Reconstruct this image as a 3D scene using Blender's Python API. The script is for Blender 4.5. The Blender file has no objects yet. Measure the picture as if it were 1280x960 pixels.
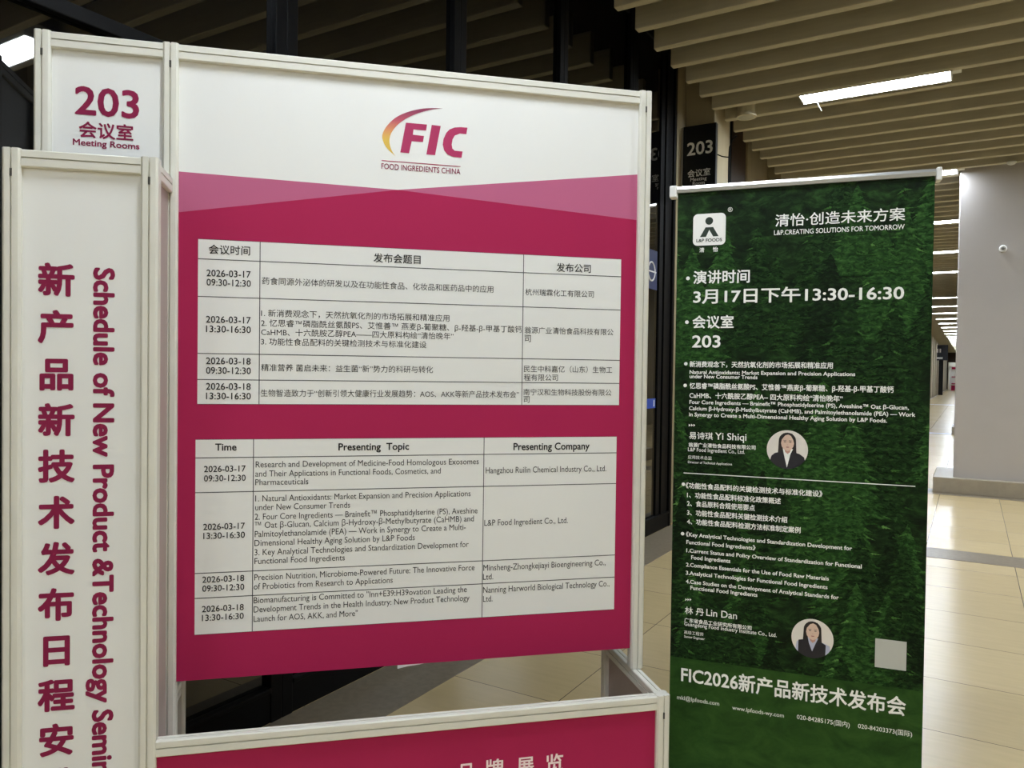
import bpy, bmesh, math, random
from mathutils import Matrix, Vector

S = bpy.context.scene
COL = S.collection
CAMERA = [0.542932, -0.018204, 0.013125, 949.930854, 1.5]
# ------------------------------------------------------------------ camera
yaw, pitch, roll, FOC, CAM_H = CAMERA
cam_data = bpy.data.cameras.new('camera')
cam = bpy.data.objects.new('camera', cam_data)
COL.objects.link(cam)
fw = Vector((-math.sin(yaw) * math.cos(pitch), math.cos(yaw) * math.cos(pitch), math.sin(pitch)))
rt = Vector((math.cos(yaw), math.sin(yaw), 0.0))
up = rt.cross(fw)
r2 = rt * math.cos(roll) + up * math.sin(roll)
u2 = up * math.cos(roll) - rt * math.sin(roll)
mw = Matrix((r2, u2, -fw)).transposed().to_4x4()
mw.translation = (0, 0, CAM_H)
cam.matrix_world = mw
cam_data.sensor_width = 36.0
cam_data.lens = 36.0 * FOC / 1280.0
cam_data.clip_start = 0.05
cam_data.clip_end = 300
S.camera = cam
# ------------------------------------------------------------------ world, exposure
w = bpy.data.worlds.new('world')
S.world = w
w.use_nodes = True
w.node_tree.nodes['Background'].inputs[0].default_value = (0.9, 0.95, 1.0, 1)
w.node_tree.nodes['Background'].inputs[1].default_value = 0.0
S.view_settings.view_transform = 'Standard'
S.view_settings.look = 'None'
S.view_settings.gamma = 1.0
S.view_settings.use_curve_mapping = False
S.view_settings.exposure = 0.0
S.cycles.use_denoising = True
S.cycles.max_bounces = 8
S.cycles.sample_clamp_indirect = 6.0
LAMP = 66.0         # emission of the ceiling tubes
SLAT_Z = 4.1        # underside of the slatted ceiling
GLASS_X = -2.52     # plane of the dark glass wall
RIGHT_X = 2.75

# ------------------------------------------------------------------ materials
def lin(c):
    out = []
    for v in c[:3]:
        v = v / 255.0
        out.append(v / 12.92 if v <= 0.04045 else ((v + 0.055) / 1.055) ** 2.4)
    return (*out, 1.0)

MATS = {}
def mat(name, rgb, rough=0.5, metal=0.0, spec=0.5, noise=0.0, scale=6.0, ior=None, emit=None, stretch=None):
    if name in MATS:
        return MATS[name]
    m = bpy.data.materials.new(name)
    m.use_nodes = True
    nt = m.node_tree
    b = nt.nodes['Principled BSDF']
    c = lin(rgb)
    b.inputs['Base Color'].default_value = c
    b.inputs['Roughness'].default_value = rough
    b.inputs['Metallic'].default_value = metal
    b.inputs['Specular IOR Level'].default_value = spec
    if ior:
        b.inputs['IOR'].default_value = ior
    if noise:
        tc = nt.nodes.new('ShaderNodeTexCoord')
        mp = nt.nodes.new('ShaderNodeMapping')
        if stretch:
            mp.inputs['Scale'].default_value = stretch
        n = nt.nodes.new('ShaderNodeTexNoise')
        n.inputs['Scale'].default_value = scale
        n.inputs['Detail'].default_value = 5
        r = nt.nodes.new('ShaderNodeValToRGB')
        r.color_ramp.elements[0].position = 0.3
        r.color_ramp.elements[1].position = 0.7
        r.color_ramp.elements[0].color = tuple(v * (1 - noise) for v in c[:3]) + (1,)
        r.color_ramp.elements[1].color = tuple(min(1, v * (1 + noise)) for v in c[:3]) + (1,)
        nt.links.new(tc.outputs['Object'], mp.inputs['Vector'])
        nt.links.new(mp.outputs['Vector'], n.inputs['Vector'])
        nt.links.new(n.outputs['Fac'], r.inputs['Fac'])
        nt.links.new(r.outputs['Color'], b.inputs['Base Color'])
    if emit:
        b.inputs['Emission Color'].default_value = (*emit[:3], 1)
        b.inputs['Emission Strength'].default_value = emit[3]
    MATS[name] = m
    return m

ALU = mat('powder coated aluminium', (222, 220, 208), 0.4, 0, 0.4, 0.03, 9)
GROOVE = mat('dark grey screw plastic', (70, 68, 62), 0.8)  # even dark grey of the lock screws
PANEL = mat('white printed panel', (236, 236, 232), 0.42, 0, 0.35, 0.012, 3)
PAPER = mat('white table paper print', (232, 232, 228), 0.5, 0, 0.3)
CRIM = mat('crimson print', (166, 36, 80), 0.6, 0, 0.12)
ROSE = mat('rose print', (186, 100, 134), 0.6, 0, 0.12)
CRIMTXT = mat('crimson lettering', (134, 34, 70), 0.6, 0, 0.1)
LOGOC = mat('logo crimson', (172, 46, 92), 0.5, 0, 0.3)
INK = mat('black ink', (24, 24, 26), 0.5, 0, 0.3)
INKG = mat('grey ink', (70, 70, 72), 0.5, 0, 0.3)
WINK = mat('white ink', (252, 252, 248), 0.6, 0, 0.1)
PINKINK = mat('pale pink ink', (252, 232, 230), 0.6, 0, 0.1)
SIDEP = mat('mauve grey panel back', (178, 164, 158), 0.45, 0, 0.3, 0.03, 4)
STEEL = mat('satin steel', (190, 190, 186), 0.3, 0.8)
BLACKM = mat('black frame', (4, 4, 5), 0.5, 0, 0.15)
DARK = mat('matt black ceiling void', (10, 10, 10), 0.9)
GLASS = mat('dark night glass', (5, 5, 6), 0.015, 0, 0.5, ior=1.9)
SLATM = mat('taupe slat laminate', (192, 184, 160), 0.55, 0, 0.3, 0.05, 5, stretch=(0.5, 8, 8))
BROWN = mat('olive brown wall panel', (158, 146, 118), 0.5, 0, 0.3, 0.06, 3, stretch=(4, 4, 0.5))
BROWND = mat('dark brown recess', (66, 52, 42), 0.5, 0, 0.3, 0.1, 3)
CREAM = mat('cream plaster', (206, 200, 184), 0.6)
CONC = mat('grey rendered column', (192, 187, 184), 0.6, 0, 0.3, 0.025, 2.5)
PLINTH = mat('brushed stone plinth', (168, 158, 140), 0.35, 0, 0.5, 0.06, 14)
STONE = mat('grey stone border', (136, 124, 104), 0.35, 0, 0.4, 0.12, 30)
SIGNM = mat('black sign face', (10, 10, 11), 0.5, 0, 0.3)
SIGNT = mat('pale sign letters', (240, 240, 238), 0.5)
WHITEP = mat('white plastic', (232, 232, 228), 0.4)
LAMPM = mat('glowing tube diffuser', (255, 255, 255), 0.4, emit=(0.91, 1.0, 1.11, LAMP))
LAMPB = mat('white lamp body', (226, 226, 220), 0.45)
BLUE = mat('blue door sticker', (44, 78, 176), 0.4)

def floor_mat():
    m = bpy.data.materials.new('cream floor tiles')
    m.use_nodes = True
    nt = m.node_tree
    b = nt.nodes['Principled BSDF']
    b.inputs['Roughness'].default_value = 0.22
    b.inputs['Specular IOR Level'].default_value = 0.5
    tc = nt.nodes.new('ShaderNodeTexCoord')
    mp = nt.nodes.new('ShaderNodeMapping')
    mp.inputs['Location'].default_value = (0.305, 0.14, 0)
    br = nt.nodes.new('ShaderNodeTexBrick')
    br.offset = 0.0
    br.squash = 1.0
    br.inputs['Scale'].default_value = 1.0
    br.inputs['Brick Width'].default_value = 0.6335
    br.inputs['Row Height'].default_value = 0.6335
    br.inputs['Mortar Size'].default_value = 0.0022
    br.inputs['Mortar Smooth'].default_value = 0.0
    br.inputs['Color1'].default_value = lin((228, 205, 156))
    br.inputs['Color2'].default_value = lin((221, 198, 148))
    br.inputs['Mortar'].default_value = lin((110, 98, 78))
    n = nt.nodes.new('ShaderNodeTexNoise')
    n.inputs['Scale'].default_value = 5
    n.inputs['Detail'].default_value = 6
    mp2 = nt.nodes.new('ShaderNodeMapping')
    mp2.inputs['Scale'].default_value = (1, 6, 1)
    mx = nt.nodes.new('ShaderNodeMix')
    mx.data_type = 'RGBA'
    mx.blend_type = 'MULTIPLY'
    mx.inputs['Factor'].default_value = 0.16
    nt.links.new(tc.outputs['Object'], mp.inputs['Vector'])
    nt.links.new(tc.outputs['Object'], mp2.inputs['Vector'])
    nt.links.new(mp.outputs['Vector'], br.inputs['Vector'])
    nt.links.new(mp2.outputs['Vector'], n.inputs['Vector'])
    nt.links.new(br.outputs['Color'], mx.inputs['A'])
    nt.links.new(n.outputs['Fac'], mx.inputs['B'])
    nt.links.new(mx.outputs['Result'], b.inputs['Base Color'])
    return m
FLOORM = floor_mat()

def arc_mat():
    m = bpy.data.materials.new('yellow to crimson swoosh print')
    m.use_nodes = True
    nt = m.node_tree
    b = nt.nodes['Principled BSDF']
    b.inputs['Roughness'].default_value = 0.5
    tc = nt.nodes.new('ShaderNodeTexCoord')
    sp = nt.nodes.new('ShaderNodeSeparateXYZ')
    mr = nt.nodes.new('ShaderNodeMapRange')
    zs = [p[1] for p in LOGO['arc']]
    mr.inputs['From Min'].default_value = min(zs)
    mr.inputs['From Max'].default_value = max(zs)
    r = nt.nodes.new('ShaderNodeValToRGB')
    e = r.color_ramp.elements
    e[0].position = 0.3; e[0].color = lin((222, 184, 72))
    e[1].position = 0.9; e[1].color = lin((138, 40, 78))
    x = e.new(0.52); x.color = lin((214, 136, 92))
    x = e.new(0.7); x.color = lin((184, 72, 92))
    nt.links.new(tc.outputs['Object'], sp.inputs['Vector'])
    nt.links.new(sp.outputs['Z'], mr.inputs['Value'])
    nt.links.new(mr.outputs['Result'], r.inputs['Fac'])
    nt.links.new(r.outputs['Color'], b.inputs['Base Color'])
    return m

def forest_mat(name, c0, c1, c2, scale):
    m = bpy.data.materials.new(name)
    m.use_nodes = True
    nt = m.node_tree
    b = nt.nodes['Principled BSDF']
    b.inputs['Roughness'].default_value = 0.5
    b.inputs['Specular IOR Level'].default_value = 0.1
    tc = nt.nodes.new('ShaderNodeTexCoord')
    mp = nt.nodes.new('ShaderNodeMapping')
    mp.inputs['Scale'].default_value = (1, 1, 1.7)
    n = nt.nodes.new('ShaderNodeTexNoise')
    n.inputs['Scale'].default_value = scale
    n.inputs['Detail'].default_value = 9
    n.inputs['Roughness'].default_value = 0.68
    n.inputs['Distortion'].default_value = 0.6
    r = nt.nodes.new('ShaderNodeValToRGB')
    e = r.color_ramp.elements
    e[0].position = 0.36; e[0].color = lin(c0)
    e[1].position = 0.7; e[1].color = lin(c2)
    x = e.new(0.5); x.color = lin(c1)
    nt.links.new(tc.outputs['Object'], mp.inputs['Vector'])
    nt.links.new(mp.outputs['Vector'], n.inputs['Vector'])
    nt.links.new(n.outputs['Fac'], r.inputs['Fac'])
    nt.links.new(r.outputs['Color'], b.inputs['Base Color'])
    return m

# ------------------------------------------------------------------ mesh helpers
def link(o, parent=None):
    COL.objects.link(o)
    if parent:
        o.parent = parent
    return o

def obj(name, bm, mats, parent=None, label=None, kind=None, smooth=False):
    me = bpy.data.meshes.new(name)
    bm.normal_update()
    bm.to_mesh(me)
    bm.free()
    for m in (mats if isinstance(mats, (list, tuple)) else [mats]):
        me.materials.append(m)
    if smooth:
        for p in me.polygons:
            p.use_smooth = True
    o = bpy.data.objects.new(name, me)
    if label:
        o['label'] = label
    if kind:
        o['kind'] = kind
    return link(o, parent)

def thing(name, label, cat, loc=(0, 0, 0), rot=(0, 0, 0), group=None):
    o = bpy.data.objects.new(name, None)
    o.empty_display_size = 0.1
    o.location = loc
    o.rotation_euler = rot
    o['label'] = label
    o['category'] = cat
    if group:
        o['group'] = group
    return link(o)

def box(bm, x0, x1, y0, y1, z0, z1, bevel=0.0, mi=0):
    vs = [bm.verts.new(p) for p in ((x0, y0, z0), (x1, y0, z0), (x1, y1, z0), (x0, y1, z0), (x0, y0, z1), (x1, y0, z1), (x1, y1, z1), (x0, y1, z1))]
    fs = []
    for q in ((3, 2, 1, 0), (4, 5, 6, 7), (0, 1, 5, 4), (1, 2, 6, 5), (2, 3, 7, 6), (3, 0, 4, 7)):
        f = bm.faces.new([vs[i] for i in q])
        f.material_index = mi
        fs.append(f)
    if bevel:
        es = list({e for f in fs for e in f.edges})
        bmesh.ops.bevel(bm, geom=es, offset=bevel, segments=2, affect='EDGES', profile=0.5)
    return fs

def boxbm(*a, **k):
    bm = bmesh.new()
    box(bm, *a, **k)
    return bm

def prism(bm, prof, axis, t0, t1, mi=0):
    """closed profile (list of 2D points) extruded along an axis: 'x' -> (y,z) profile, 'y' -> (x,z), 'z' -> (x,y)."""
    def P(p, t):
        return {'x': (t, p[0], p[1]), 'y': (p[0], t, p[1]), 'z': (p[0], p[1], t)}[axis]
    a = [bm.verts.new(P(p, t0)) for p in prof]
    b = [bm.verts.new(P(p, t1)) for p in prof]
    n = len(prof)
    for i in range(n):
        f = bm.faces.new((a[i], a[(i + 1) % n], b[(i + 1) % n], b[i]))
        f.material_index = mi
    f = bm.faces.new(a); f.material_index = mi
    f = bm.faces.new(b[::-1]); f.material_index = mi
    bmesh.ops.recalc_face_normals(bm, faces=bm.faces)

def tube(bm, pts, r, seg=10):
    pts = [Vector(p) for p in pts]
    rings = []
    for i, p in enumerate(pts):
        t = (pts[min(i + 1, len(pts) - 1)] - pts[max(i - 1, 0)]).normalized()
        a = t.cross(Vector((0, 0, 1)) if abs(t.z) < 0.9 else Vector((1, 0, 0))).normalized()
        b = t.cross(a)
        rings.append([bm.verts.new(p + (a * math.cos(2 * math.pi * k / seg) + b * math.sin(2 * math.pi * k / seg)) * r) for k in range(seg)])
    for i in range(len(rings) - 1):
        for k in range(seg):
            bm.faces.new((rings[i][k], rings[i][(k + 1) % seg], rings[i + 1][(k + 1) % seg], rings[i + 1][k]))
    bm.faces.new(rings[0]); bm.faces.new(rings[-1][::-1])
    bmesh.ops.recalc_face_normals(bm, faces=bm.faces)

def lathe(bm, prof, c, seg=28, mi=0):
    """profile of (radius, z) about a vertical axis through c."""
    rings = []
    for r, z in prof:
        rings.append([bm.verts.new((c[0] + r * math.cos(2 * math.pi * k / seg), c[1] + r * math.sin(2 * math.pi * k / seg), c[2] + z)) for k in range(seg)])
    for i in range(len(rings) - 1):
        for k in range(seg):
            f = bm.faces.new((rings[i][k], rings[i][(k + 1) % seg], rings[i + 1][(k + 1) % seg], rings[i + 1][k]))
            f.material_index = mi
    f = bm.faces.new(rings[0]); f.material_index = mi
    f = bm.faces.new(rings[-1][::-1]); f.material_index = mi
    bmesh.ops.recalc_face_normals(bm, faces=bm.faces)

def face(bm, pts, y, mi=0):
    """flat printed polygon given in (along, height) on a panel at depth y."""
    f = bm.faces.new([bm.verts.new((p[0], y, p[1])) for p in pts])
    f.material_index = mi
    f.normal_update()
    if f.normal.y > 0:
        f.normal_flip()
    return f

def rectp(x0, x1, z0, z1):
    return [(x0, z0), (x1, z0), (x1, z1), (x0, z1)]

def disc(cx, cz, r, n=32):
    return [(cx + r * math.cos(2 * math.pi * k / n), cz + r * math.sin(2 * math.pi * k / n)) for k in range(n)]

# ------------------------------------------------------------------ lettering
_fc = bpy.data.curves.new('letter_source', 'FONT')
_fo = bpy.data.objects.new('letter_source', _fc)
COL.objects.link(_fo)
_fc.fill_mode = 'FRONT'
_fc.resolution_u = 3
def letters(text, off):
    _fc.body = text
    _fc.offset = off
    bpy.context.view_layer.update()
    dg = bpy.context.evaluated_depsgraph_get()
    ev = _fo.evaluated_get(dg)
    me = ev.to_mesh()
    vs = [(v.co.x, v.co.y) for v in me.vertices]
    fs = [tuple(p.vertices) for p in me.polygons]
    ev.to_mesh_clear()
    return vs, fs

def is_cjk(ch):
    return ord(ch) > 0x2E7F

def put(bm, vs, fs, fn, mi=0):
    nv = []
    for v in vs:
        x, y, z = fn(v[0], v[1])
        nv.append(bm.verts.new((x, y - (v[2] * 0.00004 if len(v) > 2 else 0.0), z)))
    for f in fs:
        try:
            q = bm.faces.new([nv[i] for i in f])
            q.material_index = mi
            q.normal_update()
            if q.normal.y > 0:
                q.normal_flip()
        except ValueError:
            pass

WEIGHT = {'B': 0.02, 'm': 0.009}
def strike(text, off):
    """glyph outlines of a line; a heavier weight is struck several times, each copy shifted a little."""
    vs, fs = letters(text, 0.0)
    if not off:
        return vs, fs
    ov, of = [], []
    for dx, dy in ((0, 0), (1, 0), (-1, 0), (0, 1), (0, -1), (.75, .75), (-.75, .75), (.75, -.75), (-.75, -.75)):
        n = len(ov)
        k = n // len(vs)          # each strike lies a hair above the one before
        ov += [(x + dx * off, y + dy * off, k) for x, y in vs]
        of += [tuple(i + n for i in f) for f in fs]
    return ov, of

def set_line(bm, row, y, mi=0):
    text, a0, a1, z, size, fl = row
    off = 0.0
    for k in WEIGHT:
        if k in fl:
            off = WEIGHT[k]
    vs, fs = strike(text, off)
    x0 = min(v[0] for v in vs); x1 = max(v[0] for v in vs)
    sx = (a1 - a0) / (x1 - x0)
    sy = size if size else sx
    zz = z + (0.08 * sy if is_cjk(text[0]) and 'L' not in fl else 0.0)
    put(bm, vs, fs, lambda px, py: (a0 + (px - x0) * sx, y, zz + py * sy), mi)

def set_lines(rows, y):
    bm = bmesh.new()
    for row in rows:
        set_line(bm, row, y)
    return bm

def set_char(bm, ch, cx, cz, em, y, off=0.022, sq=1.0):
    vs, fs = strike(ch, off)
    put(bm, vs, fs, lambda px, py: (cx + (px - 0.5) * em, y, cz + (py - 0.385) * em * sq), 0)

STAND = [-2.1141, 1.4304, 0.7693, 0.3508, 1.5897, 0.2274, 2.4812, 2.0732, 0.4493, 0.5188, -0.3461, -0.0069]
BANNER = [-0.8949, 2.5965, 0.189, 2.1346]
# printed matter: lines are (text, left, right, baseline height, font size, weight), metres on their own panel
LINES_ROOM = [
  ["203", -0.2449, -0.0677, 2.2484, 0.1166, "LB"],
  ["会议室", -0.2339, -0.084, 2.1792, 0, "B"],
  ["Meeting Rooms", -0.2501, -0.0667, 2.155, 0.0263, "LB"],
]
LINES_LOGO = [
  ["FOOD INGREDIENTS CHINA", 0.6581, 0.9176, 2.1488, 0.0257, "Lm"],
]
LINES_TABLE = [
  ["会议时间", 0.1328, 0.2546, 1.8486, 0, "m"],
  ["2026-03-17", 0.1266, 0.2569, 1.7791, 0.0295, "Lm"],
  ["09:30-12:30", 0.1268, 0.2576, 1.7507, 0.0296, "Lm"],
  ["2026-03-17", 0.1258, 0.2579, 1.6356, 0.0296, "Lm"],
  ["13:30-16:30", 0.126, 0.2585, 1.6059, 0.0296, "Lm"],
  ["2026-03-18", 0.1265, 0.2587, 1.5067, 0.0297, "Lm"],
  ["09:30-12:30", 0.1267, 0.2594, 1.4769, 0.0297, "Lm"],
  ["2026-03-18", 0.1269, 0.2592, 1.4272, 0.0297, "Lm"],
  ["13:30-16:30", 0.1271, 0.2599, 1.3973, 0.0297, "Lm"],
  ["发布会题目", 0.636, 0.7885, 1.8451, 0, "m"],
  ["药食同源外泌体的研发以及在功能性食品、化妆品和医药品中的应用", 0.291, 1.0341, 1.7597, 0, ""],
  ["1. 新消费观念下，天然抗氧化剂的市场拓展和精准应用", 0.2888, 0.8861, 1.6606, 0.0248, ""],
  ["2. 忆思睿™磷脂酰丝氨酸PS、艾惟善™ 燕麦β-葡聚糖、β-羟基-β-甲基丁酸钙", 0.289, 1.1348, 1.6295, 0.0251, ""],
  ["CaHMB、十六酰胺乙醇PEA——四大原料构绘“清怡晚年”", 0.2892, 0.9008, 1.601, 0.0248, ""],
  ["3. 功能性食品配料的关键检测技术与标准化建设", 0.2894, 0.8105, 1.571, 0.0247, ""],
  ["精准营养 菌启未来：益生菌“新”势力的科研与转化", 0.29, 0.8334, 1.4868, 0.0248, ""],
  ["生物智造致力于“创新引领大健康行业发展趋势：AOS、AKK等新产品技术发布会”", 0.2893, 1.1275, 1.4062, 0.0251, ""],
  ["发布公司", 1.2541, 1.3781, 1.8404, 0, "m"],
  ["杭州瑞霖化工有限公司", 1.1451, 1.3903, 1.7553, 0, ""],
  ["翁源广业清怡食品科技有限公", 1.1441, 1.4645, 1.6259, 0, ""],
  ["司", 1.1445, 1.167, 1.5964, 0, ""],
  ["民生中科嘉亿（山东）生物工", 1.1437, 1.4622, 1.4941, 0, ""],
  ["程有限公司", 1.1441, 1.2646, 1.4649, 0, ""],
  ["南宁汉和生物科技股份有限公", 1.1433, 1.4605, 1.4147, 0, ""],
  ["司", 1.1437, 1.1648, 1.3891, 0, ""],
  ["Time", 0.1549, 0.2182, 1.237, 0.0312, "LB"],
  ["Presenting  Topic", 0.53, 0.7572, 1.2336, 0.0326, "LB"],
  ["Presenting Company", 1.1109, 1.3831, 1.2281, 0.0344, "LB"],
  ["2026-03-17", 0.1225, 0.2458, 1.17, 0.0276, "Lm"],
  ["09:30-12:30", 0.1226, 0.246, 1.1408, 0.0276, "Lm"],
  ["2026-03-17", 0.1213, 0.2446, 0.9892, 0.0277, "Lm"],
  ["13:30-16:30", 0.1215, 0.2448, 0.9609, 0.0277, "Lm"],
  ["2026-03-18", 0.1194, 0.2437, 0.8238, 0.0278, "Lm"],
  ["09:30-12:30", 0.1196, 0.2439, 0.7957, 0.0278, "Lm"],
  ["2026-03-18", 0.1188, 0.2429, 0.7315, 0.0278, "Lm"],
  ["13:30-16:30", 0.1189, 0.243, 0.7036, 0.0278, "Lm"],
  ["Research and Development of Medicine-Food Homologous Exosomes", 0.2757, 0.9915, 1.182, 0.028, "L"],
  ["and Their Applications in Functional Foods, Cosmetics, and", 0.2747, 0.8631, 1.1529, 0.0279, "L"],
  ["Pharmaceuticals", 0.2749, 0.4369, 1.1261, 0.0274, "L"],
  ["1. Natural Antioxidants: Market Expansion and Precision Applications", 0.2752, 0.965, 1.0744, 0.028, "L"],
  ["under New Consumer Trends", 0.2754, 0.5685, 1.0465, 0.0276, "L"],
  ["2. Four Core Ingredients — Brainefit™ Phosphatidylserine (PS), Aveshine", 0.2739, 0.9892, 1.0161, 0.0281, "L"],
  ["™ Oat β-Glucan, Calcium β-Hydroxy-β-Methylbutyrate (CaHMB) and", 0.2741, 0.9772, 0.9893, 0.0281, "L"],
  ["Palmitoylethanolamide (PEA) — Work in Synergy to Create a Multi-", 0.2743, 0.9498, 0.9613, 0.0281, "L"],
  ["Dimensional Healthy Aging Solution by L&P Foods", 0.2737, 0.7794, 0.9329, 0.0279, "L"],
  ["3. Key Analytical Technologies and Standardization Development for", 0.2739, 0.9606, 0.9032, 0.0281, "L"],
  ["Functional Food Ingredients", 0.2741, 0.5533, 0.8755, 0.0276, "L"],
  ["Precision Nutrition, Microbiome-Powered Future: The Innovative Force", 0.274, 0.9815, 0.8236, 0.0282, "L"],
  ["of Probiotics from Research to Applications", 0.2723, 0.7084, 0.7947, 0.0278, "L"],
  ["Biomanufacturing is Committed to \"Inn+E39:H39ovation Leading the", 0.2725, 0.9561, 0.7507, 0.0282, "L"],
  ["Development Trends in the Health Industry: New Product Technology", 0.2727, 0.9655, 0.7214, 0.0282, "L"],
  ["Launch for AOS, AKK, and More\"", 0.2729, 0.5958, 0.6913, 0.0277, "L"],
  ["Hangzhou Ruilin Chemical Industry Co., Ltd.", 1.0158, 1.4456, 1.1504, 0.0296, "L"],
  ["L&P Food Ingredient Co., Ltd.", 1.0134, 1.3079, 0.9725, 0.0295, "L"],
  ["Minsheng-Zhongkejiayi Bioengineering Co.,", 1.012, 1.4489, 0.8196, 0.0297, "L"],
  ["Ltd.", 1.0113, 1.0463, 0.7892, 0.0292, "L"],
  ["Nanning Harworld Biological Technology Co.,", 1.0118, 1.4641, 0.7443, 0.0298, "L"],
  ["Ltd.", 1.0122, 1.0448, 0.7141, 0.0293, "L"],
]
LINES_BANNER = [
  ["®", 0.1704, 0.1863, 2.054, 0, ""],
  ["清怡·创造未来方案", 0.3253, 0.7177, 1.995, 0.0445, "m"],
  ["L&P.CREATING SOLUTIONS FOR TOMORROW", 0.3223, 0.7168, 1.9671, 0.0228, "Lm"],
  ["演讲时间", 0.0575, 0.2469, 1.8098, 0, "B"],
  ["3月17日下午13:30-16:30", 0.0586, 0.7197, 1.745, 0.0547, "B"],
  ["会议室", 0.0577, 0.1966, 1.6548, 0, "B"],
  ["203", 0.0574, 0.1538, 1.5887, 0.0585, "LB"],
  ["新消费观念下，天然抗氧化剂的市场拓展和精准应用", 0.0503, 0.514, 1.519, 0.0223, "B"],
  ["Natural Antioxidants; Market Expansion and Precision Applications", 0.0508, 0.5819, 1.4956, 0.018, "LB"],
  ["under New Consumer Trends", 0.051, 0.2779, 1.4804, 0.0184, "LB"],
  ["忆思睿™磷脂酰丝氨酸PS、艾惟善™燕麦β-葡聚糖、β-羟基-β-甲基丁酸钙", 0.0516, 0.6958, 1.4433, 0.0226, "B"],
  ["CaHMB、十六酰胺乙醇PEA-- 四大原料构绘“清怡晚年”", 0.0516, 0.5458, 1.4118, 0.0228, "B"],
  ["Four Core Ingredients — Brainefit™ Phosphatidylserine (PS), Aveshine™ Oat β-Glucan,", 0.052, 0.7406, 1.3905, 0.0186, "LB"],
  ["Calcium β-Hydroxy-β-Methylbutyrate (CaHMB), and Palmitoylethanolamide (PEA) — Work", 0.051, 0.7593, 1.3685, 0.0186, "LB"],
  ["in Synergy to Create a Multi-Dimensional Healthy Aging Solution by L&P Foods.", 0.0514, 0.6787, 1.3469, 0.0187, "LB"],
  ["易诗琪", 0.0527, 0.1339, 1.2667, 0, "m"],
  ["Yi Shiqi", 0.1419, 0.2457, 1.2689, 0.0344, "Lm"],
  ["翁源广业清怡食品科技有限公司", 0.0515, 0.276, 1.2393, 0, "B"],
  ["L&P Food Ingredient Co., Ltd.", 0.0499, 0.2412, 1.2237, 0.0185, "Lm"],
  ["应用技术总监", 0.0503, 0.1316, 1.1967, 0, ""],
  ["Director of Technical Applications", 0.0506, 0.1997, 1.1818, 0.0113, "Lm"],
  ["《功能性食品配料的关键检测技术与标准化建设》", 0.0438, 0.4903, 1.093, 0.0219, "B"],
  ["1、功能性食品配料标准化政策概述", 0.0493, 0.3606, 1.0614, 0.0221, "B"],
  ["2、食品原料合规使用要点", 0.0498, 0.2777, 1.0318, 0.0222, "B"],
  ["3、功能性食品配料关键检测技术介绍", 0.0504, 0.3821, 0.9996, 0.0221, "B"],
  ["4、功能性食品配料检测方法标准制定案例", 0.0509, 0.4248, 0.968, 0.022, "B"],
  ["《Key Analytical Technologies and Standardization Development for", 0.0475, 0.5835, 0.9236, 0.019, "LB"],
  ["Functional Food Ingredients》", 0.0499, 0.2822, 0.8966, 0.0194, "LB"],
  ["1.Current Status and Policy Overview of Standardization for Functional", 0.0504, 0.6133, 0.8672, 0.0189, "LB"],
  ["Food Ingredients", 0.0674, 0.2003, 0.8439, 0.0195, "LB"],
  ["2.Compliance Essentials for the Use of Food Raw Materials", 0.0499, 0.5152, 0.8167, 0.0191, "LB"],
  ["3.Analytical Technologies for Functional Food Ingredients", 0.0498, 0.5118, 0.7878, 0.0191, "LB"],
  ["4.Case Studies on the Development of Analytical Standards for", 0.0503, 0.5468, 0.7575, 0.019, "LB"],
  ["Functional Food Ingredients", 0.0665, 0.2913, 0.7366, 0.0194, "LB"],
  ["林 丹", 0.0486, 0.1141, 0.6485, 0.0282, "m"],
  ["Lin Dan", 0.1223, 0.2258, 0.6512, 0.0348, "Lm"],
  ["广东省食品工业研究所有限公司", 0.0474, 0.2741, 0.6194, 0, "B"],
  ["Guangdong Food Industry Institute Co., Ltd.", 0.0476, 0.3557, 0.6069, 0.0185, "Lm"],
  ["高级工程师", 0.0475, 0.1137, 0.5773, 0, ""],
  ["Senior Engineer", 0.0478, 0.1189, 0.5643, 0.0115, "Lm"],
  ["FIC2026新产品新技术发布会", 0.0395, 0.7512, 0.4093, 0.065, "B"],
  ["mkl@lpfoods.com", 0.027, 0.1716, 0.3418, 0.0205, "L"],
  ["www.lpfoods-wy.com", 0.2155, 0.3837, 0.3363, 0.0199, "L"],
  ["020-84285175(国内)", 0.4248, 0.5876, 0.3395, 0.021, "L"],
  ["020-84203373(国际)", 0.6128, 0.771, 0.3417, 0.0204, "L"],
]
TITLE_COLUMN = [["新", [-0.2193, 1.7292]], ["产", [-0.2191, 1.6023]], ["品", [-0.2188, 1.4739]], ["新", [-0.2186, 1.3491]], ["技", [-0.2183, 1.2234]], ["术", [-0.2181, 1.0969]], ["发", [-0.2178, 0.9707]], ["布", [-0.2176, 0.8447]], ["日", [-0.2173, 0.719]], ["程", [-0.2171, 0.5952]], ["安", [-0.2168, 0.4717]]]
TITLE_EM = 0.089
TITLE_SIDE = [[-0.1258, 1.7662], [-0.1229, 0.394], [-0.0728, 1.3593]]
LOW_WORDS = [["品", 0.8956, 0.2873, 0.9505, 0.2865], ["牌", 0.9808, 0.2933, 1.0401, 0.291], ["展", 1.0823, 0.2879, 1.1378, 0.2873], ["览", 1.1758, 0.2897, 1.2334, 0.2877]]
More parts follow.
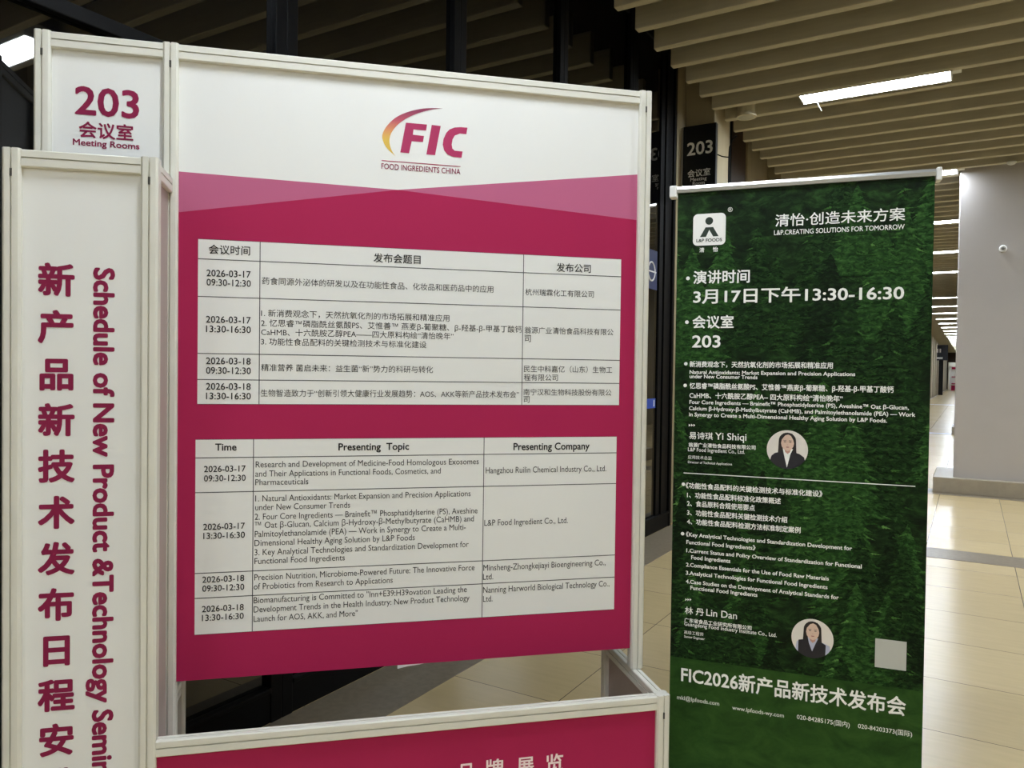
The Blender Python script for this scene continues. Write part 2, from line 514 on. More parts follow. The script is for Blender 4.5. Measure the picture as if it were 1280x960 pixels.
LOGO = {"arc": [[0.7041, 2.1923], [0.6822, 2.2089], [0.6676, 2.2259], [0.6587, 2.2488], [0.6607, 2.2635], [0.6706, 2.2842], [0.692, 2.3097], [0.7136, 2.3261], [0.7427, 2.3403], [0.7682, 2.3492], [0.7939, 2.3559], [0.8234, 2.3596], [0.8577, 2.3609], [0.8235, 2.3556], [0.8014, 2.3485], [0.7793, 2.3403], [0.7538, 2.3285], [0.7356, 2.3171], [0.7175, 2.3035], [0.7031, 2.2888], [0.6906, 2.2714], [0.6839, 2.2545], [0.6826, 2.2362], [0.6876, 2.2166], [0.6949, 2.2026]], "no": 13, "F": [[0.7357, 2.3043], [0.8048, 2.304], [0.8021, 2.2843], [0.7608, 2.2845], [0.7588, 2.2671], [0.7953, 2.2657], [0.7922, 2.2456], [0.7554, 2.2456], [0.747, 2.2055], [0.7185, 2.2062]], "I": [[0.8204, 2.3042], [0.8501, 2.303], [0.8326, 2.2057], [0.8037, 2.2061]], "C": [[0.9395, 2.305], [0.936, 2.2832], [0.9141, 2.2836], [0.8972, 2.2755], [0.8899, 2.262], [0.8874, 2.2451], [0.8895, 2.2323], [0.8978, 2.2255], [0.9242, 2.225], [0.9207, 2.2039], [0.8924, 2.2047], [0.8736, 2.2114], [0.8622, 2.2246], [0.8575, 2.2427], [0.8599, 2.2614], [0.869, 2.2825], [0.8801, 2.2945], [0.8969, 2.3022], [0.9176, 2.305]], "rule": [[0.6583, 2.1769], [0.9176, 2.1758], [0.9177, 2.1735], [0.6584, 2.1743]]}
PINK = {"A": [[0.0466, 2.0964], [0.7108, 2.084], [1.5559, 2.0333]], "Bl": [[0.0472, 1.9719], [0.7108, 2.084], [1.5532, 2.1925]]}
SHEET_A = {"q": [[0.1028, 1.8982], [1.4927, 1.8881], [1.4864, 1.3764], [0.1008, 1.3873]], "c": [0.286, 0.2828, 1.1396, 1.1363], "r": [1.8319, 1.7157, 1.5394, 1.4583]}
SHEET_B = {"q": [[0.1002, 1.2781], [1.485, 1.2654], [1.481, 0.655], [0.0946, 0.6673]], "c": [0.2703, 0.2671, 1.012, 1.006], "r": [1.2145, 1.1062, 0.8538, 0.7756]}
BLOGO = {"sq": [[0.0533, 2.0527], [0.1644, 2.0517], [0.1639, 1.9426], [0.0552, 1.9422]], "head": [0.1087, 2.0267, 0.013227844937914776], "body": [[0.0965, 2.0048], [0.1224, 2.0049], [0.1413, 1.9723], [0.1229, 1.9724], [0.1093, 1.9958], [0.0986, 1.9721], [0.0785, 1.9723]], "txt": [["L&P FOODS", 0.0662, 0.1527, 1.9549, 0.0153, "LB"]], "txt2": [["清", 0.0772, 0.0935, 1.9192, 0, "B"], ["怡", 0.1225, 0.14, 1.9196, 0, "B"]]}
DOTS = [[0.0395, 1.8299, 0.0065], [0.0386, 1.6766, 0.0065], [0.0372, 1.5305, 0.0062], [0.0363, 1.4543, 0.0062], [0.0361, 1.1061, 0.0062], [0.0363, 0.9311, 0.0062]]
TRIS = [[[0.051, 1.3196], [0.0512, 1.31], [0.0577, 1.315]], [[0.059, 1.3199], [0.0592, 1.3103], [0.0657, 1.3153]], [[0.067, 1.3202], [0.0671, 1.3106], [0.0736, 1.3156]], [[0.0496, 0.7035], [0.0497, 0.6938], [0.056, 0.6994]], [[0.0571, 0.7044], [0.0572, 0.6947], [0.0635, 0.7003]], [[0.0645, 0.7052], [0.0647, 0.6956], [0.0709, 0.7012]]]
SEPARATOR = [[0.0362, 1.1471], [0.7638, 1.1458], [0.7639, 1.1432], [0.0363, 1.1442]]
PORTRAITS = [[0.3776, 1.2448, 0.06522190770433489], [0.4681, 0.6173, 0.06538381560486511]]
BLANK_LABEL = [[0.6573, 0.6437], [0.7497, 0.6445], [0.7495, 0.5519], [0.6592, 0.5488]]
BAND = [[0.0009, 0.4889], [0.8021, 0.4929]]
LINES_SIGN = [
  ["203", -2.4578, -2.2012, 3.6515, 0.1764, "LB"],
  ["会议室", -2.4482, -2.2194, 3.4333, 0, "m"],
  ["Meeting", -2.4189, -2.2559, 3.3929, 0.0479, "Lm"],
  ["Room", -2.3955, -2.2751, 3.3522, 0.0479, "Lm"],
]

# ================================================================== THE ROOM
floor = obj('floor', boxbm(GLASS_X - 0.4, RIGHT_X, -4.2, 99, -0.2, 0.0), FLOORM, kind='structure')
bm = bmesh.new()
box(bm, GLASS_X + 0.03, -2.13, -4.2, 98.5, 0.0, 0.002)
for y0, y1 in ((7.15, 7.55), (11.0, 11.5), (22.4, 22.9), (44.8, 45.6)):
    box(bm, -2.13, RIGHT_X, y0, y1, 0.0, 0.002)
obj('stone_border', bm, STONE, floor, label='grey stone strip in the tiled floor')

ceiling = obj('ceiling', boxbm(GLASS_X - 0.4, RIGHT_X, -4.2, 99, 4.62, 4.8), DARK, kind='structure')
bm = bmesh.new()
k = 0
y = 5.05 - 22 * 0.399
LIGHT_ROWS = [7.62 + 3.6 * i for i in range(25) if i != 5]
while y < 60:
    box(bm, -2.24, RIGHT_X, y, y + 0.075, SLAT_Z, SLAT_Z + 0.27, 0.008 if 2 < y < 14 else 0)
    y += 0.399
while y < 98:
    box(bm, -2.24, RIGHT_X, y, y + 0.075, SLAT_Z, SLAT_Z + 0.27)
    y += 0.399
obj('slats', bm, SLATM, ceiling)

obj('wall_right', boxbm(RIGHT_X, RIGHT_X + 0.2, -4.2, 99, 0, 4.8), BROWN, kind='structure')
obj('wall_near', boxbm(GLASS_X - 0.4, RIGHT_X + 0.2, -4.4, -4.2, 0, 4.8), CREAM, kind='structure')
obj('wall_far', boxbm(GLASS_X - 0.4, RIGHT_X + 0.2, 98, 98.2, 0, 4.8), BROWND, kind='structure')

# dark glass wall on the left: one window per bay, each with its frame
mull = [-4.2, -2.78, -1.52, -0.26, 1.0, 2.26, 3.52, 4.78, 6.04, 7.17]
for i in range(len(mull) - 1):
    y0, y1 = mull[i], mull[i + 1]
    is_door = i == 8
    nm = 'door_1' if is_door else 'window_%d' % (i + 1)
    bm = bmesh.new()
    hw = 0.06
    # jambs, sill, transom, head
    box(bm, GLASS_X - 0.06, GLASS_X + 0.03, y0, y0 + hw, 0.0, 4.62, 0.004)
    box(bm, GLASS_X - 0.06, GLASS_X + 0.03, y1 - hw, y1, 0.0, 4.62, 0.004)
    box(bm, GLASS_X - 0.05, GLASS_X + 0.025, y0 + hw, y1 - hw, 0.0, 0.13, 0.004)
    box(bm, GLASS_X - 0.05, GLASS_X + 0.035, y0 + hw, y1 - hw, 0.13, 0.15, 0.003)
    if not is_door:
        box(bm, GLASS_X - 0.05, GLASS_X + 0.03, y0 + hw, y1 - hw, 2.61, 2.66, 0.004)
    box(bm, GLASS_X - 0.05, GLASS_X + 0.02, y0 + hw, y1 - hw, 4.5, 4.62)
    if is_door:
        box(bm, GLASS_X - 0.045, GLASS_X + 0.028, y0 + hw, y0 + hw + 0.07, 0.15, 4.5, 0.004)
        for k in range(3):
            box(bm, GLASS_X - 0.045, GLASS_X + 0.012 + 0.012 * (k % 2), y1 - hw - 0.32 + 0.11 * k, y1 - hw - 0.225 + 0.11 * k, 0.15, 4.5, 0.004)
    fr = obj(nm, bm, BLACKM, kind='structure')
    bm = bmesh.new()
    e = 0.32 if is_door else 0.0
    if is_door:
        box(bm, GLASS_X - 0.012, GLASS_X, y0 + hw, y1 - hw - e, 0.15, 4.5)
    else:
        box(bm, GLASS_X - 0.012, GLASS_X, y0 + hw, y1 - hw - e, 0.15, 2.61)
        box(bm, GLASS_X - 0.012, GLASS_X, y0 + hw, y1 - hw, 2.66, 4.5)
    obj('pane', bm, GLASS, fr)
    if is_door:
        bm = bmesh.new()
        box(bm, GLASS_X, GLASS_X + 0.002, y0 + 0.16, y1 - hw - 0.34, 1.165, 1.255)
        st = obj('sticker', bm, BLUE, fr, label='blue sticker band across the dark glass door')
        bm = bmesh.new()
        box(bm, GLASS_X + 0.002, GLASS_X + 0.003, y1 - hw - 0.39, y1 - hw - 0.365, 1.18, 1.24)
        obj('mark', bm, WINK, st)
        bm = bmesh.new()
        pts = []
        cy, cz = y1 - hw - 0.5, 2.42
        box(bm, GLASS_X, GLASS_X + 0.002, cy - 0.15, cy + 0.15, cz - 0.16, cz + 0.2)
        sq = obj('notice', bm, mat('dark blue notice', (30, 42, 84), 0.4), fr, label='dark blue square notice on the glass door')
        bm = bmesh.new()
        ring = [(GLASS_X + 0.004, cy + 0.085 * math.cos(t * math.pi / 12), cz + 0.085 * math.sin(t * math.pi / 12)) for t in range(25)]
        tube(bm, ring, 0.008, 6)
        box(bm, GLASS_X + 0.002, GLASS_X + 0.005, cy - 0.07, cy + 0.12, cz - 0.006, cz + 0.006)
        obj('mark', bm, SIGNT, sq)

# wall beyond the glass, with pilasters, dark door recesses and trims
bm = bmesh.new()
box(bm, GLASS_X - 0.4, GLASS_X, 7.17, 98, 0, 4.62)
obj('wall_left', bm, BROWN, kind='structure')
n = 1
yy = 7.5
while yy < 97:
    bm = bmesh.new()
    box(bm, GLASS_X, -2.22, yy, yy + 0.55, 0, 4.62, 0.01)
    obj('trim_%d' % n, bm, BROWN if yy < 20 else CREAM, kind='structure')
    n += 1
    if yy < 60:
        bm = bmesh.new()
        box(bm, GLASS_X, GLASS_X + 0.05, yy + 0.8, yy + 0.9, 0, 4.62, 0.006)
        box(bm, GLASS_X, GLASS_X + 0.05, yy + 2.3, yy + 2.4, 0, 4.62, 0.006)
        box(bm, GLASS_X, GLASS_X + 0.02, yy + 0.9, yy + 2.3, 0, 4.62, mi=1)
        box(bm, GLASS_X, GLASS_X + 0.03, yy + 1.58, yy + 1.62, 0, 4.62, mi=2)
        obj('door_%d' % (n), bm, [BROWN, BROWND, BLACKM], kind='structure')
    yy += 3.6

# grey columns with stone plinths
for i, cy in enumerate((11.3, 22.5, 33.7)):
    c = obj('column', boxbm(-0.17, 1.05, cy, cy + 1.0, 0, 4.62, bevel=0.012), CONC, kind='structure')
    bm = bmesh.new()
    box(bm, -0.39, 1.27, cy - 0.12, cy + 1.12, 0.0, 0.2, 0.008)
    obj('plinth', bm, PLINTH, c, label='low stone plinth around the column foot')

# ------------------------------------------------------------------ ceiling lights
def ceiling_light(x0, x1, y0, label, group=None):
    w = 0.29
    L = x1 - x0
    t = thing('ceiling_light', label, 'light', (x0, y0, SLAT_Z), group=group)
    bm = bmesh.new()
    box(bm, 0, L, 0, 0.012, 0.0, 0.12)
    box(bm, 0, L, w - 0.012, w, 0.0, 0.12)
    box(bm, 0, 0.012, 0.012, w - 0.012, 0.0, 0.12)
    box(bm, L - 0.012, L, 0.012, w - 0.012, 0.0, 0.12)
    box(bm, 0.012, L - 0.012, 0.012, w - 0.012, 0.1, 0.12)
    obj('housing', bm, LAMPB, t)
    for s in (0, 1):
        bm = bmesh.new()
        c0 = 0.018 + s * 0.128
        prof = [(c0 + 0.062 + 0.062 * math.cos(a * math.pi / 10), 0.05 - 0.046 * math.sin(a * math.pi / 10)) for a in range(11)]
        prism(bm, prof, 'x', 0.03, L - 0.03)
        obj('tube', bm, LAMPM, t)
    bm = bmesh.new()
    box(bm, L, L + 0.07, 0.03, 0.12, 0.0, 0.07, 0.004)
    obj('end_bracket', bm, LAMPB, t)
    bm = bmesh.new()
    tube(bm, [(0.12, 0.24, 0.02), (0.14, 0.33, -0.03), (0.15, 0.39, -0.05)], 0.006, 6)
    obj('safety_rod', bm, LAMPB, t)
    return t
ORD = ['third', 'fourth', 'fifth', 'sixth', 'seventh', 'eighth', 'ninth', 'tenth', 'eleventh', 'twelfth', 'thirteenth', 'fourteenth', 'fifteenth', 'sixteenth', 'seventeenth', 'eighteenth', 'nineteenth', 'twentieth', 'twenty first', 'twenty second', 'twenty third', 'twenty fourth', 'twenty fifth']
GL = 'lit strip lights between the ceiling slats'
for i, ly in enumerate(LIGHT_ROWS):
    if i == 0:
        lab = 'nearest lit ceiling light, long white tube above the green banner'
    elif i == 1:
        lab = 'second lit ceiling light, just over the right end of the banner top rail'
    else:
        lab = '%s lit ceiling light counting back along the gap between banner and grey column' % ORD[i - 2]
    ceiling_light(-1.44, -0.19, ly - 0.145, lab, GL)
for i in range(3):  # unseen right-hand lights; the foremost is added to brighten the floor
    ceiling_light(1.42 if i else 0.55, 2.68 if i else 1.8, 7.475 + 3.6 * i, 'unseen ceiling light added on the right side, place %d from the front' % (i + 1), GL)
ceiling_light(1.42, 2.68, 3.17, 'lit ceiling light seen only as a reflection at the upper left glass', GL)
for k, (lx, ly) in enumerate(((-1.44, 1.15), (1.42, -1.1), (-1.44, -3.3), (1.42, -3.3))):  # unseen lights, placed to brighten the poster and banner fronts
    ceiling_light(lx, lx + 1.25, ly, 'unseen ceiling light added to brighten the stand and banner, %s' % ('over the stand front', 'over the right rear side', 'at the rear left', 'at the rear right')[k], GL)

# ------------------------------------------------------------------ small ceiling and wall fittings
t = thing('downlight', 'beige cylinder downlight hanging at slat ends above the black room sign', 'light', (-1.97, 7.72, SLAT_Z))
bm = bmesh.new(); lathe(bm, [(0.085, 0.26), (0.085, -0.02), (0.098, -0.03), (0.098, -0.05), (0.08, -0.05)], (0, 0, 0)); obj('barrel', bm, SLATM, t, smooth=False)
bm = bmesh.new(); lathe(bm, [(0.075, -0.045), (0.075, -0.052), (0.03, -0.054)], (0, 0, 0)); obj('lens', bm, mat('unlit lamp lens', (190, 186, 170), 0.25), t)
t = thing('smoke_detector', 'small white dome detector under the slats near the right edge', 'detector', (0.37, 11.02, SLAT_Z))
bm = bmesh.new(); lathe(bm, [(0.05, 0.0), (0.05, -0.015), (0.036, -0.03), (0.015, -0.038)], (0, 0, 0)); obj('dome', bm, WHITEP, t)
t = thing('wall_sensor', 'small round white sensor on the front of the grey column', 'sensor', (0.31, 11.3, 3.09), (math.radians(90), 0, 0))
bm = bmesh.new(); lathe(bm, [(0.042, 0.0), (0.042, 0.05), (0.034, 0.06), (0.02, 0.06)], (0, 0, 0)); obj('ring', bm, WHITEP, t)
bm = bmesh.new(); lathe(bm, [(0.018, 0.0), (0.018, 0.065), (0.01, 0.07)], (0, 0, 0)); obj('eye', bm, mat('smoked lens', (120, 120, 116), 0.2), t)

# room sign on the pilaster
t = thing('room_sign', 'black 203 meeting room sign on the pilaster behind the green banner', 'sign', (0, 0, 0))
obj('board', boxbm(-2.5, -2.17, 7.38, 7.44, 3.22, 3.94, bevel=0.004), SIGNM, t)
obj('lettering', set_lines(LINES_SIGN, 7.3785), SIGNT, t)
bm = bmesh.new(); box(bm, -2.52, -2.505, 7.385, 7.43, 3.1, 3.94, 0.002); box(bm, -2.45, -2.3, 7.44, 7.5, 3.5, 3.6)
obj('bracket', bm, STEEL, t, label='thin bright metal edge of the sign bracket')
t = thing('cable', 'thin black cable drooping beside the black room sign', 'cable', (0, 0, 0))
bm = bmesh.new()
tube(bm, [(-2.2, 7.47, 3.66), (-2.13, 7.46, 3.62), (-2.06, 7.45, 3.60)], 0.006, 6)
tube(bm, [(-1.99, 7.45, 3.80), (-2.03, 7.45, 3.77), (-2.055, 7.45, 3.70), (-2.06, 7.45, 3.6), (-2.06, 7.45, 3.2), (-2.05, 7.45, 2.6), (-2.15, 7.47, 2.2)], 0.008, 6)
obj('wire', bm, BLACKM, t)

# far end of the corridor
t = thing('exhibition_booth', 'distant white booth with crimson bands at the far end of the corridor', 'booth', (-2.0, 91, 0))
bm = bmesh.new(); box(bm, 0, 1.9, 0.2, 0.3, 0, 2.9); obj('back_wall', bm, PANEL, t)
bm = bmesh.new(); box(bm, 0, 0.08, -0.9, 0.2, 0, 2.9); box(bm, 0, 1.9, 0.0, 0.2, 2.45, 2.9); obj('frame', bm, ALU, t)
bm = bmesh.new(); box(bm, 0.3, 1.6, 0.1, 0.2, 2.2, 2.42); box(bm, 0.3, 1.6, 0.1, 0.2, 1.35, 1.45); box(bm, 0.3, 1.6, 0.1, 0.2, 0.6, 0.75); obj('bands', bm, CRIM, t)
bm = bmesh.new(); box(bm, 0.3, 1.9, -0.9, -0.4, 0, 0.55); obj('counter', bm, CRIM, t)
bm = bmesh.new(); box(bm, 0.25, 1.95, -0.95, -0.35, 0.55, 0.62); obj('countertop', bm, ALU, t)
t = thing('totem_sign', 'tall black totem sign by the left wall far down the corridor', 'sign', (-2.0, 68, 0))
bm = bmesh.new(); box(bm, -0.15, 0.15, -0.1, 0.1, 0, 2.7); obj('post', bm, SIGNM, t)
bm = bmesh.new(); box(bm, -0.5, 0.45, -0.12, 0.12, 2.7, 3.9, 0.02); h = obj('head', bm, mat('dark blue sign head', (22, 26, 40), 0.4), t)
bm = bmesh.new(); box(bm, -0.3, -0.2, -0.13, -0.12, 3.3, 3.6); box(bm, -0.12, -0.02, -0.13, -0.12, 3.3, 3.6); box(bm, -0.35, 0.1, -0.13, -0.12, 2.8, 2.95); obj('marks', bm, SIGNT, h)

# ================================================================== THE STAND
x0, y0, TH, WL, WR, DEP, ZT, ZF, ZL, ZB, FL, FR = STAND
PW = 0.045
YP = 0.018                      # panels sit a little behind the front faces of the posts
stand = thing('exhibition_stand', 'white metal-framed stand with crimson FIC schedule poster, 203 panel and vertical title panel', 'display stand', (x0, y0, 0), (0, 0, TH))

def post(a, b, z1, z0=0.0):
    c = 0.006; g = 0.0022; dp = 0.006; m = PW / 2
    prof = []
    def side(p0, p1, inn):
        # edge from p0 to p1 with a slot in the middle going inwards
        d = (p1 - p0).normalized(); L = (p1 - p0).length
        return [p0, p0 + d * (L / 2 - g), p0 + d * (L / 2 - g) + inn * dp, p0 + d * (L / 2 + g) + inn * dp, p0 + d * (L / 2 + g), p1]
    V = Vector
    pr = side(V((c, 0)), V((PW - c, 0)), V((0, 1))) + side(V((PW, c)), V((PW, PW - c)), V((-1, 0))) + side(V((PW - c, PW)), V((c, PW)), V((0, -1))) + side(V((0, PW - c)), V((0, c)), V((1, 0)))
    bm = bmesh.new()
    prism(bm, [(a + p.x, b + p.y) for p in pr], 'z', z0, z1)
    o = obj('post', bm, ALU, stand)
    bm = bmesh.new()
    box(bm, a + PW / 2 - 0.003, a + PW / 2 + 0.003, b - 0.0006, b + 0.004, z1 - 0.075, z1 - 0.055)
    obj('lock_screw', bm, GROOVE, o, label='dark lock screw in the post groove')
    return o

def rail(a0, a1, b, z1, h=0.046, along='a'):
    g = 0.0022; dp = 0.007; D = 0.034; c = 0.003
    # profile (depth, height), groove on the front and back
    zt, zb, zm = z1 - 0.002, z1 - 0.002 - h, z1 - 0.002 - h * 0.47
    pr = [(0.004 + c, zb), (0.004, zb + c), (0.004, zm - g), (0.004 + dp, zm - g), (0.004 + dp, zm + g), (0.004, zm + g), (0.004, zt - c), (0.004 + c, zt),
          (D / 2 + 0.002, zt), (D / 2 + 0.002, zt - 0.004), (D / 2 + 0.006, zt - 0.004), (D / 2 + 0.006, zt),
          (D + 0.004 - c, zt), (D + 0.004, zt - c), (D + 0.004, zm + g), (D + 0.004 - dp, zm + g), (D + 0.004 - dp, zm - g), (D + 0.004, zm - g), (D + 0.004, zb + c), (D + 0.004 - c, zb)]
    bm = bmesh.new()
    if along == 'a':
        prism(bm, [(b + p[0], p[1]) for p in pr], 'x', a0, a1)
    else:
        prism(bm, [(b + p[0], p[1]) for p in pr], 'y', a0, a1)
    return obj('rail', bm, ALU, stand)

B0 = -DEP
post(-WL, 0, ZT); post(0, 0, ZT); post(WR - PW, 0, ZT, ZL)
post(FL, B0, ZF); post(FR, B0, ZF); post(WR - PW, B0, ZL); post(WR - PW, 0.27, ZL)
post(-0.012, 0.2, ZL)
rail(-WL + PW, 0, 0, ZT); rail(PW, WR - PW, 0, ZT)
rail(FL + PW, FR, B0, ZF); rail(FR + PW, WR - PW, B0, ZL)
rail(FL + PW, FR, B0, 0.06); rail(FR + PW, WR - PW, B0, 0.06)
rail(-WL + PW, 0, 0, 0.06)
rail(B0 + PW, 0.0, FR, ZF, along='b')
rail(B0 + PW, 0.27, WR - PW, ZL, along='b')
rail(PW, 0.2, -0.012, ZL, along='b')

# 203 panel
p = obj('room_panel', boxbm(-WL + PW - 0.004, 0.004, YP, YP + 0.008, 0.05, ZT - 0.044), PANEL, stand, label='white panel with crimson 203 Meeting Rooms')
obj('lettering', set_lines(LINES_ROOM, YP - 0.0008), CRIMTXT, p)
# vertical title panel
p = obj('title_panel', boxbm(FL + PW - 0.004, FR + 0.004, B0 + YP, B0 + YP + 0.008, 0.05, ZF - 0.044), PANEL, stand, label='tall white panel with vertical crimson title')
bm = bmesh.new()
yt = B0 + YP - 0.0008
for ch, (cx, cz) in TITLE_COLUMN:
    set_char(bm, ch, cx, cz, TITLE_EM * 1.03, yt, 0.034)
pitch_z = TITLE_COLUMN[-2][1][1] - TITLE_COLUMN[-1][1][1]
set_char(bm, '排', TITLE_COLUMN[-1][1][0], TITLE_COLUMN[-1][1][1] - pitch_z, TITLE_EM * 1.03, yt, 0.034)
obj('chinese_title', bm, CRIMTXT, p)
bm = bmesh.new()
full = 'Schedule of New Product &Technology Seminar'
vsub, _ = letters(full[:-2], 0.0)
span = max(v[0] for v in vsub) - min(v[0] for v in vsub)
sx = (TITLE_SIDE[0][1] - TITLE_SIDE[1][1]) / span * 1.017
base_a = TITLE_SIDE[0][0]; asc = (TITLE_SIDE[2][0] - base_a) / 0.74
vs, fs = strike(full, 0.036)
mx = min(v[0] for v in vs)
put(bm, vs, fs, lambda px, py: (base_a + py * asc, yt, TITLE_SIDE[0][1] - (px - mx) * sx))
obj('english_title', bm, CRIMTXT, p)
# side panels joining the front posts to the rear ones
obj('side_panel', boxbm(FR + 0.017, FR + 0.025, B0 + PW, 0.0, 0.05, ZF - 0.044), SIDEP, stand, label='mauve grey side panel between front and rear posts')
obj('side_panel', boxbm(WR - 0.027, WR - 0.019, B0 + PW, 0.27, 0.05, ZL - 0.044), SIDEP, stand, label='low grey side panel at the right end')
# low front panel
p = obj('low_panel', boxbm(FR + PW - 0.004, WR - PW + 0.004, B0 + YP, B0 + YP + 0.008, 0.05, ZL - 0.044), CRIM, stand, label='low crimson front panel with white words')
bm = bmesh.new()
yl = B0 + YP - 0.0008
for ch, ax0, az0, ax1, az1 in LOW_WORDS:
    em = (ax1 - ax0) / 0.88
    vs, fs = strike(ch, 0.018)
    xa = min(v[0] for v in vs); xb = max(v[0] for v in vs); yb = max(v[1] for v in vs)
    s = (ax1 - ax0) / (xb - xa)
    if ch == '品':
        s = s * 0.97
    put(bm, vs, fs, lambda px, py: (ax0 + (px - xa) * s, yl, (az0 + az1) / 2 + (py - yb) * s))
obj('lettering', bm, PINKINK, p)

# the schedule poster
board = obj('schedule_poster', boxbm(PW - 0.004, WR - PW + 0.004, YP, YP + 0.008, ZB, ZT - 0.044), PANEL, stand, label='large schedule poster, white head and crimson field with two tables')
def lerp(p, q, a):
    return p[1] + (q[1] - p[1]) * (a - p[0]) / (q[0] - p[0])
aL, aR = PW, WR - PW
zA0 = PINK['A'][0][1]; zM = (PINK['A'][1][1] + PINK['Bl'][1][1]) / 2; aM = PINK['A'][1][0]; zA1 = PINK['A'][2][1]
zB0 = PINK['Bl'][0][1]; zB1 = PINK['Bl'][2][1]
bm = bmesh.new()
yf = YP - 0.0004
face(bm, [(aL, ZB), (aR, ZB), (aR, zA1), (aM, zM), (aL, zB0)], yf, 0)
face(bm, [(aL, zB0), (aM, zM), (aL, zA0)], yf, 1)
face(bm, [(aR, zA1), (aR, zB1), (aM, zM)], yf, 1)
obj('colour_field', bm, [CRIM, ROSE], board)
bm = bmesh.new()
ln = 0.0013
for T in (SHEET_A, SHEET_B):
    (l0, t0), (r0, t1), (r1, b1), (l1, b0) = T['q']
    l = (l0 + l1) / 2; r = (r0 + r1) / 2; tp = (t0 + t1) / 2; bt = (b0 + b1) / 2
    face(bm, rectp(l, r, bt, tp), YP - 0.0008, 0)
    for a in ((T['c'][0] + T['c'][1]) / 2, (T['c'][2] + T['c'][3]) / 2):
        face(bm, rectp(a - ln, a + ln, bt, tp), YP - 0.0011, 1)
    for z in T['r']:
        face(bm, rectp(l, r, z - ln, z + ln), YP - 0.0011, 1)
    for z in (bt, tp):
        face(bm, rectp(l, r, z - 0.0006, z + 0.0006), YP - 0.0011, 1)
obj('table_sheets', bm, [PAPER, INKG], board, label='two white ruled tables')
obj('lettering', set_lines(LINES_TABLE, YP - 0.0014), INK, board)
bm = bmesh.new()
yg = YP - 0.0008
na = LOGO['no']; arc = LOGO['arc']
bm_arc = bmesh.new()
# swoosh as a strip between its outer and inner outline
outer = arc[:na]; inner = [arc[0]] + arc[na:][::-1] + [arc[na - 1]]
def resample(pl, n):
    d = [0]
    for i in range(1, len(pl)):
        d.append(d[-1] + math.dist(pl[i], pl[i - 1]))
    out = []
    for k in range(n):
        t = d[-1] * k / (n - 1)
        i = max(j for j in range(len(d)) if d[j] <= t + 1e-12)
        i = min(i, len(pl) - 2)
        f = (t - d[i]) / (d[i + 1] - d[i])
        out.append((pl[i][0] + (pl[i + 1][0] - pl[i][0]) * f, pl[i][1] + (pl[i + 1][1] - pl[i][1]) * f))
    return out
def smooth(pl, it=2):
    for _ in range(it):
        q = [pl[0]]
        for a, b in zip(pl, pl[1:]):
            q += [(a[0] * .75 + b[0] * .25, a[1] * .75 + b[1] * .25), (a[0] * .25 + b[0] * .75, a[1] * .25 + b[1] * .75)]
        pl = q + [pl[-1]]
    return pl
oo = resample(smooth(outer), 40); ii = resample(smooth(inner), 40)
vo = [bm_arc.verts.new((a, yg, z)) for a, z in oo]; vi = [bm_arc.verts.new((a, yg, z)) for a, z in ii]
for k in range(39):
    f = bm_arc.faces.new((vo[k], vo[k + 1], vi[k + 1], vi[k]))
    f.normal_update()
    if f.normal.y > 0:
        f.normal_flip()
obj('logo_swoosh', bm_arc, arc_mat(), board)
face(bm, LOGO['F'], yg); face(bm, LOGO['I'], yg); face(bm, LOGO['C'], yg); face(bm, LOGO['rule'], yg)
bmesh.ops.triangulate(bm, faces=bm.faces)
obj('logo_letters', bm, LOGOC, board)
obj('logo_caption', set_lines(LINES_LOGO, yg), CRIMTXT, board)
bm = bmesh.new()
prism(bm, [(0.727, ZB - 0.012), (0.76, ZB - 0.006), (0.80, ZB - 0.003), (0.822, ZB + 0.001), (0.727, ZB + 0.001)], 'y', YP, YP + 0.002)
obj('peeling_edge', bm, PAPER, board, label='torn white edge of the poster')

# ================================================================== THE GREEN BANNER
bx, by, bth, BZ = BANNER
banner = thing('roll_up_banner', 'green forest roll-up banner with white text standing right of the crimson stand', 'banner', (bx, by, 0), (0, 0, bth))
BW = 0.8
z_band = (BAND[0][1] + BAND[1][1]) / 2
sheet = obj('graphic_sheet', boxbm(0, BW, 0.0, 0.0012, 0.09, BZ), forest_mat('deep forest print', (10, 20, 9), (20, 38, 16), (46, 80, 36), 16), banner, label='dark green conifer forest print')
GREENS = [mat('forest green %d' % i, c, 0.6, 0, 0.08) for i, c in enumerate(((14, 29, 12), (24, 48, 19), (39, 72, 29), (58, 98, 43), (88, 130, 64)))]
rnd = random.Random(7)
bm = bmesh.new()
def spray(x, z, L, ang, wd, y, mi):
    ca, sa = math.cos(ang), math.sin(ang)
    n = 3
    pts_u = []; pts_l = []
    for i in range(n):
        t = (i + 1) / (n + 1)
        k = wd * (1 - t) * rnd.uniform(.6, 1.3)
        pts_u.append((L * (t - .12), k)); pts_u.append((L * (t + .02), k * .35))
        pts_l.append((L * (t - .08), -k * 1.25)); pts_l.append((L * (t + .03), -k * .3))
    pl = [(0, 0)] + pts_l + [(L, 0)] + pts_u[::-1]
    q = []
    for u, v in pl:
        X = x + u * ca - v * sa; Z = z + u * sa + v * ca
        q.append((min(max(X, 0.0005), BW - 0.0005), min(max(Z, z_band), BZ - 0.002)))
    vs = [bm.verts.new((p[0], y, p[1])) for p in q]
    c = bm.verts.new((min(max(x + L * .4 * ca, 0.0005), BW - 0.0005), y, min(max(z + L * .4 * sa, z_band), BZ - 0.002)))
    for i in range(len(vs)):
        f = bm.faces.new((c, vs[i], vs[(i + 1) % len(vs)])); f.material_index = mi
        f.normal_update()
        if f.normal.y > 0:
            f.normal_flip()
trees = []
for k in range(64):
    trees.append((rnd.uniform(-0.06, 0.86), rnd.uniform(z_band + 0.0, BZ + 0.06), rnd.uniform(0.2, 0.42)))
